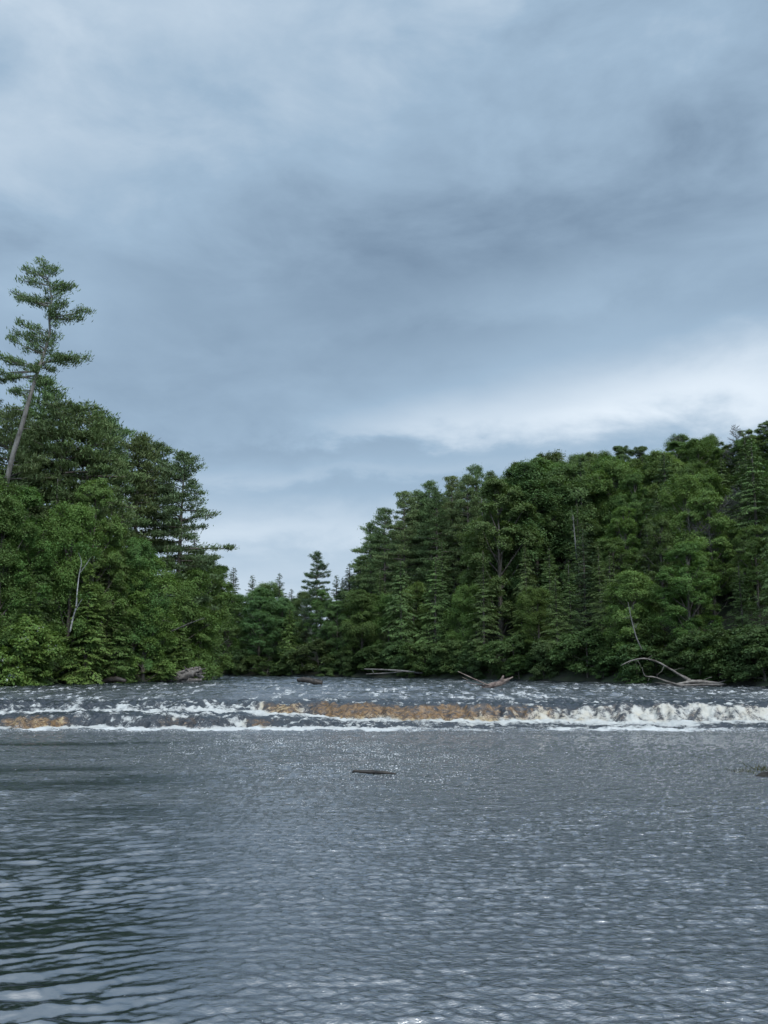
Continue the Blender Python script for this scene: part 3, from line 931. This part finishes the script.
for (k, px, Y, top) in (('hemlock', 168, 106, 545), ('leafy', 186, 110, 572), ('leafy', 203, 117, 560), ('cedar', 160, 101, 590), ('leafy', 215, 126, 566), ('hemlock', 196, 124, 530), ('leafy', 148, 99, 560), ('cedar', 178, 104.5, 612)):
    by_px(k, px, Y, top, bank=L_, row='waterside', tint=(0.080, 0.134, 0.038) if k == 'leafy' else None)
for (k, px, Y, top, v, w) in (('leafy', -16, 84, 470, 5, .9), ('leafy', 6, 83, 500, 4, .85), ('leafy', 26, 86, 488, 2, .8), ('hemlock', 44, 87, 530, 0, .8), ('hemlock', 60, 92, 478, 2, .9), ('leafy', 76, 90, 508, 4, .85),
                           ('cedar', 90, 89.5, 566, 0, 1.0), ('leafy', 98, 94, 480, 2, .75), ('hemlock', 113, 95, 506, 2, .8), ('hemlock', 124, 98, 500, 1, .8), ('leafy', 137, 98, 540, 4, .8), ('cedar', 30, 82.5, 590, 1, 1.1), ('cedar', 118, 94, 600, 1, 1.0)):
    by_px(k, px, Y, top, bank=L_, row='slope', var=v, wide=w, tint=(0.076, 0.134, 0.040) if k == 'leafy' else None)

# ---- fill the banks
pts_used = [(t['x'], t['y']) for t in TREES]


def sd1(x, y):
    return float(river_sd(np.array([x]), np.array([y]))[0])


cand = []
for _ in range(60000):
    y = rng.uniform(76, 205)
    x = rng.uniform(-0.52, 0.52) * y
    cand.append((x, y))
cand = np.array(cand)
csd = river_sd(cand[:, 0], cand[:, 1])
ok = (csd > 1.2) & (csd < 62)
cand, csd = cand[ok], csd[ok]
order = np.argsort(np.floor(csd / 6) + rng.random(len(csd)) * .2)
cand, csd = cand[order], csd[order]
count = {}
for (x, y), d in zip(cand, csd):
    px = 384 + 900 * x / y
    if px < -45 or px > 815: continue
    bank = L_ if (x < -22 and y < 150 and px < 228) else (B_ if px < 340 else R_)
    lim = {L_: 30, B_: 26, R_: 58}[bank]
    if d > lim: continue
    front = d < 5.5
    gap = 3.9 if front else (4.6 if d < 16 else 5.4)
    if bank == R_ and d > 16: gap = 4.7
    if any((x - a) ** 2 + (y - b) ** 2 < gap * gap for a, b in pts_used): continue
    r = rng.random()
    if bank == L_:
        if front: kind = 'leafy' if r < .42 else ('cedar' if r < .7 else 'hemlock')
        elif px > 120: kind = 'pine' if r < .6 else ('hemlock' if r < .8 else 'leafy')
        else: kind = 'leafy' if r < .35 else ('pine' if r < .75 else 'hemlock')
    elif bank == B_:
        kind = ('leafy' if r < .8 else 'cedar') if front else ('leafy' if r < .6 else 'spruce')
    else:
        if front: kind = 'leafy' if r < .42 else ('cedar' if r < .62 else 'hemlock')
        elif px > 520 and d > 25: kind = 'leafy' if r < .55 else ('hemlock' if r < .85 else 'spruce')
        elif px < 520: kind = 'leafy' if r < .38 else ('pine' if r < .72 else 'hemlock')
        else: kind = 'leafy' if r < .45 else ('hemlock' if r < .82 else ('spruce' if r < .95 else 'pine'))
    nom = {'leafy': rng.uniform(11, 17), 'cedar': rng.uniform(9, 14), 'hemlock': rng.uniform(12, 20), 'spruce': rng.uniform(14, 20), 'pine': rng.uniform(20, 27)}[kind]
    if front: nom *= 0.85
    gz = float(ground_z(np.array([x]), np.array([y]))[0])
    cap = ray_at(384, sky_y(px) + rng.uniform(5, 28), y)[2] - gz
    h = min(nom, cap)
    if h < 3.5: continue
    if kind == 'pine' and h < 14: kind = 'spruce' if h > 9 else 'leafy'
    pts_used.append((x, y))
    warm = sstep(420, 700, px)
    tint = None
    if kind == 'leafy':
        tint = {L_: (0.074, 0.132, 0.040), B_: (0.072, 0.130, 0.048), R_: (0.084, 0.138, 0.042)}[bank]
    put_tree(kind, x, y, h=h, bank=bank, tint=tint, wide=rng.uniform(.82, 1.12), row='waterside' if front else ('slope' if d < 20 else 'upper slope'))
    count[bank] = count.get(bank, 0) + 1
print('trees', count, len(TREES))


# ---- bushes along the waterline
def shore_pts(a, b, step):
    """points along the river outline from vertex a to vertex b"""
    P = RIVER[a:b + 1]
    out = []
    carry = 0
    for p, q in zip(P[:-1], P[1:]):
        L = np.linalg.norm(q - p)
        t = carry
        while t < L:
            out.append(p + (q - p) * t / L)
            t += step * rng.uniform(.75, 1.25)
        carry = t - L
    return out


for a, b, bank, step in ((3, 7, L_, 2.2), (13, 15, B_, 2.1), (15, 19, R_, 1.8)):
    for p in shore_pts(a, b, step):
        # push onto the bank
        best = None
        for ang in np.linspace(0, 6.28, 24, endpoint=False):
            c = p + 0.7 * np.array([math.cos(ang), math.sin(ang)])
            s_ = sd1(*c)
            if best is None or s_ > best[0]: best = (s_, c)
        c = best[1]
        px = 384 + 900 * c[0] / c[1]
        if -35 < px < 805 and c[1] > 70:
            put_tree('bush', c[0] + rng.normal(0, .6), c[1] + rng.normal(0, .6), h=rng.uniform(1.6, 5.2), bank=bank, row='waterline', wide=rng.uniform(.8, 1.25), lean=(rng.normal(0, .12), rng.normal(0, .12)),
                     tint=(0.056, 0.096, 0.030) if bank == L_ else (0.050, 0.084, 0.030))

# ---- labels: species, bank, row and order counted from the river bend
ORD = ['first', 'second', 'third', 'fourth', 'fifth', 'sixth', 'seventh', 'eighth', 'ninth', 'tenth', 'eleventh', 'twelfth', 'thirteenth', 'fourteenth', 'fifteenth',
       'sixteenth', 'seventeenth', 'eighteenth', 'nineteenth', 'twentieth']
def ordinal(i):
    if i < 20: return ORD[i]
    t = (i + 1) // 10
    tens = ['', '', 'twenty', 'thirty', 'forty', 'fifty', 'sixty'][t]
    u = (i + 1) % 10
    return (tens[:-1] + 'ieth') if u == 0 else tens + '-' + ORD[u - 1]
LOOK = {'pine': 'dark tufted pine', 'spruce': 'narrow spired spruce', 'hemlock': 'feathery drooping hemlock', 'cedar': 'dense low cone-shaped cedar', 'leafy': 'round-crowned leafy tree', 'bush': 'low leafy bush'}
PLACE = {L_: 'left bank', R_: 'right bank', B_: 'far shore at river bend'}
ROWS = {'waterside': 'at the water edge', 'slope': 'behind the waterside trees', 'upper slope': 'high on the slope', 'skyline': 'on the skyline', 'waterline': 'overhanging the water'}
cells = {}
for t in TREES:
    if t['label'] is None:
        cells.setdefault((t['bank'], t['row'], t['kind']), []).append(t)
for (bank, row, kind), L in cells.items():
    px = lambda t: t['x'] / t['y']
    L.sort(key=px, reverse=(bank == L_))
    for i, t in enumerate(L):
        if bank == B_:
            where = '%s from the left' % ordinal(i)
        else:
            where = '%s from the river bend' % ordinal(i)
        if len(L) == 1: where = 'the only one'
        t['label'] = ('%s %s, %s, %s' % (LOOK[kind], ROWS[row], PLACE[bank], where)).replace('dense low cone-shaped', 'dense conical')
CAT = {'bush': 'bush'}
for t in TREES:
    tag(t['o'], t['label'], 'bush' if t['kind'] == 'bush' else 'tree',
        '%ss of the %s' % (KNAME[t['kind']].replace('_', ' '), PLACE[t['bank']]) if t['kind'] != 'bush' else 'bushes along the %s' % PLACE[t['bank']])


# ------------------------------------------------------------------ leaning pine on the left bank
def leaning_pine():
    g = np.random.default_rng(77)
    Y = 84.0
    trace = [(-12, 640), (-3, 540), (3, 497), (13, 455), (23, 422), (30, 396), (37, 374), (45, 351), (50, 332), (49, 316), (52, 300), (49, 284), (43, 267)]
    P = np.array([ray_at(px, py, Y + 0.6 * math.sin(i)) for i, (px, py) in enumerate(trace)])
    gz = float(ground_z(P[:1, 0], P[:1, 1])[0])
    P[0, 2] = gz - 0.5
    base = P[0].copy(); base[2] = gz
    P -= base
    rad = np.interp(np.arange(len(P)), [0, 2, 5, 8, 12], [0.34, 0.27, 0.20, 0.12, 0.03])
    m = Y / 900.0 * 1.0
    B = []
    # photo y of the limb on the trunk, reach in photo px (minus = left), rise, sag
    limbs = [(268, -5, .3, 0), (270, 5, .3, 0), (275, -9, .4, 0), (280, 11, .6, 0), (286, -22, .30, .1), (290, -24, .25, .1), (292, 12, .8, .0), (298, 20, .5, .1),
             (305, -36, .10, .0), (308, -32, .14, .1), (311, 16, .2, .1), (317, 34, .28, -.1), (320, 28, .22, .0), (333, -26, .12, .05), (338, -22, .15, .1), (330, 8, .4, .1),
             (350, -38, .45, .1), (355, -32, .35, .1), (357, 38, .02, .0), (362, 44, -.06, -.05), (366, 30, -.05, .0), (366, -44, .12, .1), (371, -50, .02, .1), (376, -46, -.10, .1), (382, -26, -.2, .1), (388, -18, -.3, .1), (378, 10, .2, .1)]
    for py, reach, rs, sg in limbs:
        z = ray_at(40, py, Y)[2] - base[2]
        side = 0 if reach > 0 else math.pi
        for rep in range(2 if g.random() < .6 else 1):
            az = side + g.normal(0, .35 if rep == 0 else 1.1)
            L = abs(reach) * m * (1.08 if rep == 0 else g.uniform(.35, .75))
            B.append((z + g.normal(0, .25), az, L, rs + 0.12 + g.normal(0, .14), sg - .05))
    for k in range(14):
        B.append((ray_at(40, g.uniform(276, 372), Y)[2] - base[2], g.uniform(0, 6.28), g.uniform(5, 15) * m, g.uniform(.1, .7), .0))
    tm, cm = pine_from(g, P, rad, B, 0.20, 27, None, M_PALEBARK, 0.25, 4.6, 0.75, 0.9)
    extra = []
    # bare dead limbs under the crown
    for py, reach, rs in ((412, -22, .25), (398, -16, .1), (440, -10, .3), (372, -30, -.15), (465, 8, .2), (430, 9, .15)):
        z = ray_at(30, py, Y)[2] - base[2]
        o = np.array([np.interp(z, P[:, 2], P[:, k]) for k in range(3)])
        s = np.linspace(0, 1, 5)[:, None]
        q = o + s * np.array([reach * m, g.normal(0, .8), abs(reach) * m * rs]) + g.normal(0, .06, (5, 3)) * s
        extra.append(tube(q, np.linspace(.06, .012, 5), 4, cap=False))
    root = bpy.data.objects.new('pine_tree', None)
    C.objects.link(root)
    root.location = base
    link('trunk', tm, root)
    for V, F in extra:
        link('dead_limb', mesh_np('dead_limb', V, F, smooth=True, mats=[M_DEAD]), root)
    c = link('crown', cm, root)
    c.color = (0.080, 0.118, 0.044, 1)
    tag(root, 'tall ragged leaning pine with bare pale trunk standing above the left bank forest', 'tree', 'pine trees of the left bank')


leaning_pine()


# ------------------------------------------------------------------ bare and pale trees
def px_tubes(lines, k=6, g=None, rough=0.12, thin=1.0):
    """each line: list of (photo x, photo y, distance, radius m)"""
    parts = []
    for ln in lines:
        a = np.array(ln, float)
        n = max(6, 4 * len(a))
        t = np.linspace(0, len(a) - 1, n)
        ctrl = np.array([ray_at(*r[:3]) for r in a])
        P = np.stack([np.interp(t, np.arange(len(a)), ctrl[:, i]) for i in range(3)], 1)
        # round the corners
        for _ in range(2):
            P[1:-1] = (P[:-2] + 2 * P[1:-1] + P[2:]) / 4
        R = np.interp(t, np.arange(len(a)), a[:, 3]) * thin
        parts.append(tube(P, R, k, rough=rough, g=g))
    return parts


def put_mesh(name, V, F, mat, label, cat, group=None, smooth=True):
    c = V.mean(0)
    c[2] = V[:, 2].min()
    o = link(name, mesh_np(name, V - c, F, smooth=smooth, mats=[mat]))
    o.location = c
    tag(o, label, cat, group)
    return o


def bare_tree(name, lines, mat, label, seed, leaf_spots=(), tint=(0.07, .125, .035), twigs=0):
    g = np.random.default_rng(seed)
    parts = px_tubes(lines, 6, g)
    for k in range(twigs):
        ln = lines[g.integers(len(lines))]
        a = ray_at(*ln[-1][:3]); b = ray_at(*ln[0][:3])
        o = b + (a - b) * g.uniform(.3, 1)
        d = unit(a - b + g.normal(0, 2.5, 3)) * g.uniform(.4, 1.3)
        parts.append(tube(np.array([o, o + d * .5 + g.normal(0, .05, 3), o + d]), [.025, .018, .008], 3, cap=False))
    V, F = join(parts)
    base = ray_at(*lines[0][0][:3])
    root = bpy.data.objects.new(name, None)
    C.objects.link(root)
    root.location = base
    link('trunk', mesh_np('trunk', V - base, F, smooth=True, mats=[mat]), root)
    if leaf_spots:
        Ps = []
        for (px, py, Y, r, m) in leaf_spots:
            Ps.append(ray_at(px, py, Y) - base + g.normal(0, 1, (m, 3)) * np.array([r, r, r * .45]))
        P = np.vstack(Ps)
        N = unit(g.normal(0, .55, P.shape) + np.array([0, 0, 1]))
        a = unit(np.cross(N, unit(g.normal(0, 1, P.shape))))
        b = np.cross(N, a)
        sz = .14 * g.uniform(.6, 1.3, (len(P), 1))
        c = link('crown', crown_mesh('crown', P, a * sz, b * sz * .55, g, M_LEAF), root)
        c.color = (*tint, 1)
    tag(root, label, 'tree')
    return root


bare_tree('birch_tree', [[(70, 632, 84, .08), (73, 618, 84, .075), (76.5, 606, 83.5, .07), (77, 594, 83.5, .055), (79, 575, 83.5, .045), (82, 562, 83.4, .035), (78, 551, 83.4, .02)], [(80, 573, 83.4, .045), (86, 565, 83.2, .035), (91, 557, 83.1, .02)], [(75, 612, 83.8, .05), (79, 604, 83.5, .03), (83, 598, 83.3, .018)]],
          M_BIRCH, 'slim forked white birch trunk in front of dark green trees, left bank', 5,
          [(78, 546, 83.4, .55, 240), (90, 553, 83.1, .5, 200), (84, 549, 83.3, .5, 200), (84, 596, 83.3, .35, 100)])
bare_tree('dead_tree', [[(170, 632, 103, .09), (188, 624, 102, .07), (204, 618, 101, .03)]], M_DEAD, 'slanting bare grey trunk reaching right from the left bank pines', 6, twigs=4)
bare_tree('dead_tree', [[(200, 659, 121, .10), (214, 650, 120, .07), (229, 639, 119, .03)]], M_DEAD, 'thin slanting bare trunk low over water at end of left bank', 8, twigs=4)
bare_tree('dead_tree', [[(642, 650, 93, .05), (636, 637, 93, .07), (631, 618, 93, .05), (628, 602, 93, .03)]], M_DEAD, 'thin bent pale dead trunk above the fallen tree, right bank', 9, twigs=5)
bare_tree('dead_tree', [[(577, 560, 122, .10), (575, 540, 122, .09), (574, 528, 122, .06), (573, 516, 122, .03)]], M_DEAD, 'straight pale dead trunk halfway up the right bank slope', 10, twigs=10)
bare_tree('dead_tree', [[(484, 548, 139, .14), (483, 525, 139, .12), (482, 505, 139, .08), (481, 490, 139, .04)]], M_PALEBARK, 'straight pale dead trunk below the right bank pine group', 11, twigs=6)


def grey_snag(px, Y, top, h, seed, label, R=2.6, lean=0.0):
    tm, _, H = snag(seed, h, R, M_DEAD, 120, .12, 22)
    p = ray_at(px, top, Y)
    root = bpy.data.objects.new('dead_tree', None)
    C.objects.link(root)
    root.location = (p[0] - h * math.sin(lean), Y, p[2] - h * math.cos(lean))
    root.rotation_euler = (0, lean, 0)
    link('trunk', tm, root)
    tag(root, label, 'tree')


grey_snag(738, 106, 488, 11, 31, 'grey leafless leaning tree among green crowns near right edge', 3.2, 0.75)
grey_snag(676, 139, 437, 9, 32, 'bare twiggy grey treetop on the right bank skyline', 2.2)
grey_snag(737, 132, 426, 9, 33, 'bare twiggy grey treetop near right edge of the skyline', 2.2)


# white-flowering bush on the left bank
def flowering_bush():
    g = np.random.default_rng(55)
    p = ray_at(30, 640, 82.0)
    gz = float(ground_z(np.array([p[0]]), np.array([82.0]))[0])
    root = put_tree('bush', p[0], 82.0, h=7.0, var=2, bank=L_, label='skip', wide=.9)
    root.name = 'flowering_bush'
    TREES.pop()
    m, T = new_mat('white_blossom')
    pr = T.n('ShaderNodeBsdfPrincipled')
    pr.inputs['Base Color'].default_value = (0.62, 0.66, 0.58, 1)
    pr.inputs['Roughness'].default_value = .7
    o = T.n('ShaderNodeOutputMaterial')
    T.link(pr.outputs[0], o.inputs[0])
    me = root.children[1].data
    co = np.empty(len(me.vertices) * 3, np.float32)
    me.vertices.foreach_get('co', co)
    co = co.reshape(-1, 4, 3).mean(1)
    out = co[g.choice(len(co), min(5000, len(co)), replace=False)]
    r = np.hypot(out[:, 0], out[:, 1])
    out = out[(r > 1.4) | (out[:, 2] > 3.2)][:900]
    P = out + unit(out - np.array([0, 0, 2.2])) * .16
    N = unit(unit(out - np.array([0, 0, 2.0])) + g.normal(0, .4, P.shape))
    a = unit(np.cross(N, unit(g.normal(0, 1, P.shape))))
    b = np.cross(N, a)
    sz = .10 * g.uniform(.6, 1.4, (len(P), 1))
    link('blossom', crown_mesh('blossom', P, a * sz, b * sz * .8, g, m), root)
    tag(root, 'bush dotted with small white blossom at left bank waterside', 'bush', 'bushes along the left bank')


flowering_bush()


# ------------------------------------------------------------------ driftwood, logs and rocks
def water_z(px, Y):
    X = np.array([(px - 384) / 900 * Y]); Yv = np.array([float(Y)])
    return float(river_surface(X, Yv)[0][0])


g = np.random.default_rng(91)
# fallen tree at the right bank
Y = 86.0
lines = [[(621, 665.5, Y - 1.5, .045), (630.5, 660.5, Y - 1.2, .07), (643.5, 658, Y - 1, .09), (656.5, 661, Y - .6, .11), (669.5, 668.5, Y - .3, .13), (680, 675, Y, .15), (690, 681, Y, .18)],
         [(642, 667, Y - 1.8, .03), (643, 672, Y - 1.6, .04), (645, 676.5, Y - 1.5, .06), (654, 676.8, Y - 1.2, .09), (667, 681.5, Y - .8, .11), (681, 685.5, Y - .3, .14)],
         [(676, 684.5, Y - .3, .16), (690, 681.5, Y, .22), (703, 681.5, Y + .3, .24), (726, 684.5, Y + .8, .14)],
         [(678, 673.5, Y + .3, .04), (684, 676, Y + .2, .07), (691, 680, Y, .10)],
         [(636, 659, Y - 1.1, .03), (640, 664, Y - 1.1, .02), (641, 668, Y - 1.2, .015)],
         [(703, 680.5, Y + .3, .05), (708, 678, Y + .3, .03), (712, 677, Y + .2, .02)],
         [(655, 682.5, Y - .6, .03), (668, 684, Y - .3, .05), (690, 683.5, Y, .08)],
         [(660, 685, Y - .5, .04), (675, 685.5, Y - .4, .08), (700, 684.5, Y - .2, .14), (722, 685, Y, .10)],
         [(647, 659, Y - 1, .025), (652, 655.5, Y - 1.1, .012)], [(664, 665.5, Y - .4, .03), (662, 671, Y - .6, .02), (657, 675, Y - .8, .01)],
         [(672, 671, Y - .2, .03), (679, 668.5, Y, .018), (684, 668, Y + .1, .01)], [(632, 660, Y - 1.2, .02), (628, 664, Y - 1.4, .012)],
         [(650, 677, Y - 1.3, .025), (648, 681, Y - 1.4, .015)], [(716, 683, Y + .6, .05), (724, 681, Y + .7, .03), (728, 680.5, Y + .8, .015)]]
put_mesh('fallen_tree', *join(px_tubes(lines, 8, g, .2, .72)), M_DRIFT, 'bleached fallen tree with arching branches lying in shallows by right bank', 'driftwood', 'driftwood stranded in the river')

# stump with roots in midstream
Y = 77.0
lines = [[(482, 687.5, Y, .12), (490, 686, Y, .20), (498, 684, Y, .25), (505, 681.5, Y + .1, .20), (509, 679, Y + .2, .12)],
         [(500, 683, Y, .16), (502, 679, Y - .1, .14), (503.5, 675.5, Y - .2, .06)],
         [(503, 682, Y, .12), (508, 679.5, Y - .2, .10), (513, 677, Y - .3, .04)],
         [(458, 671.5, Y - 1.5, .025), (470, 677, Y - 1, .04), (485, 684, Y - .3, .06), (492, 686, Y, .08)],
         [(466, 682, Y - .8, .03), (476, 684, Y - .4, .05), (488, 686.5, Y, .07)],
         [(462, 677, Y - 1.2, .02), (468, 680, Y - .9, .02)]]
put_mesh('driftwood_stump', *join(px_tubes(lines, 8, g, .2)), M_DRIFTBROWN, 'reddish brown driftwood stump with long thin roots sticking up midstream', 'driftwood', 'driftwood stranded in the river')

# pale log jam at the left bank
Y = 101.0
lines = [[(160, 681, Y, .10), (170, 679, Y, .30), (180, 677, Y, .42), (190, 674, Y, .48), (197, 671, Y + .2, .42), (201, 669.5, Y + .4, .25)],
         [(196, 674, Y, .25), (200, 676, Y, .22), (204, 677.5, Y, .10)],
         [(168, 676, Y - .4, .08), (176, 673.5, Y - .3, .16), (186, 671, Y - .2, .20), (193, 668.5, Y, .14)],
         [(161, 673, Y - .6, .03), (166, 676, Y - .4, .05), (172, 678.5, Y - .2, .08)],
         [(178, 681, Y, .10), (190, 680, Y, .22), (202, 679.5, Y, .12)],
         [(194, 671, Y, .12), (198, 668, Y - .2, .08), (200, 666.5, Y - .3, .04)]]
put_mesh('driftwood_log', *join(px_tubes(lines + [[(190, 673, Y - .2, .10), (186, 668.5, Y - .5, .05), (184, 666, Y - .6, .02)], [(197, 672, Y - .2, .12), (203, 669, Y - .6, .05), (206, 668, Y - .7, .02)], [(180, 676, Y - .4, .10), (174, 671, Y - .6, .05), (171, 669, Y - .7, .02)], [(198, 674, Y - .3, .10), (206, 673, Y - .6, .03)]], 11, g, .42)), M_DRIFT, 'pale weathered root-end log stranded beside the left bank', 'driftwood', 'driftwood stranded in the river')

# dark log midstream
Y = 88.0
put_mesh('sunken_log', *join(px_tubes([[(297, 680.0, Y, .16), (303, 679.5, Y, .27), (310, 680.5, Y, .27), (316, 682, Y, .30), (322.5, 682.8, Y, .18)]], 9, g, .18)), M_WETLOG,
         'short black wet log lying in midstream above the falls', 'log')
# dark log against the left bank
Y = 92.0
put_mesh('sunken_log', *join(px_tubes([[(101, 681.5, Y, .14), (110, 679.5, Y, .26), (118, 679, Y, .28), (126, 681, Y, .16)]], 9, g, .18)), M_WETLOG,
         'dark brown log half sunk against the left bank bushes', 'log')
# grey trunk lying along the far shore
Y = 131.0
put_mesh('fallen_log', *join(px_tubes([[(364, 669, Y, .06), (380, 669.5, Y, .10), (400, 670.5, Y, .13), (424, 673.5, Y, .16)], [(366, 674, Y, .06), (390, 673, Y + .4, .09), (416, 670, Y + .5, .05)], [(372, 669.5, Y, .04), (374, 674, Y, .05)]], 7, g, .15)), M_DEAD,
         'thin grey trunks lying along the water edge below the far pines', 'log')


def rock(px, Y, size, seed, label, sink=0.35):
    import bmesh
    bm = bmesh.new()
    bmesh.ops.create_icosphere(bm, subdivisions=4, radius=1.0)
    gg = np.random.default_rng(seed)
    co = np.array([v.co[:] for v in bm.verts])
    off = gg.uniform(0, 50, 3)
    n = fbm(co[:, 0] * 1.3 + off[0] + co[:, 2], co[:, 1] * 1.3 + off[1] - co[:, 2], seed, 4)
    n2 = fbm(co[:, 0] * 5 + off[2] + co[:, 2] * 4, co[:, 1] * 5 - co[:, 2] * 4, seed + 5, 3)
    co = co * (0.72 + 0.5 * n + 0.14 * n2)[:, None] * np.array(size)
    for v, c in zip(bm.verts, co): v.co = c
    me = bpy.data.meshes.new('rock')
    bm.to_mesh(me); bm.free()
    for p in me.polygons: p.use_smooth = True
    me.materials.append(M_ROCK)
    o = link('rock', me)
    o.location = ((px - 384) / 900 * Y, Y, water_z(px, Y) - sink * size[2] * .5)
    tag(o, label, 'rock', 'rocks breaking the pool surface')


Y = 25.6
put_mesh('sunken_log', *join(px_tubes([[(352, 772.3, Y, .02), (355, 770.8, Y, .045), (358, 771.4, Y, .035), (366, 772, Y + .1, .045), (374, 772, Y + .1, .06), (382, 772.4, Y, .045), (396, 773.8, Y - .1, .015)]], 9, g, .2)), M_WETLOG,
         'thin dark waterlogged log barely breaking the pool surface midstream', 'log')


def water_plant(px, Y, n, h, seed, label):
    g = np.random.default_rng(seed)
    x0 = (px - 384) / 900 * Y
    b = np.stack([g.normal(0, .10, n), g.normal(0, .25, n), np.full(n, -.05)], 1)
    d = np.stack([g.normal(0, .6, n), g.normal(0, .5, n), np.ones(n)], 1) * (h * g.uniform(.5, 1.1, n))[:, None] * .5
    sdv = unit(np.cross(d, unit(g.normal(0, 1, (n, 3))))) * .012
    o = link('water_plant', crown_mesh('water_plant', b + d, d, sdv, g, M_LEAF))
    o.location = (x0, Y, water_z(px, Y))
    o.color = (.055, .055, .024, 1)
    tag(o, label, 'plant', 'water plants in the shallows at the right edge')


water_plant(720, 26.6, 26, .12, 61, 'sparse olive water plant farthest from the dark rock, right edge shallows')
water_plant(737, 26.3, 40, .15, 62, 'middle clump of olive water plants left of the dark rock')
water_plant(749, 26.8, 45, .24, 63, 'tallest olive water plant just behind the dark rock at right edge')
rock(764, 25.4, (.50, .28, .16), 4, 'dark wet rock in the pool at the right edge', .1)
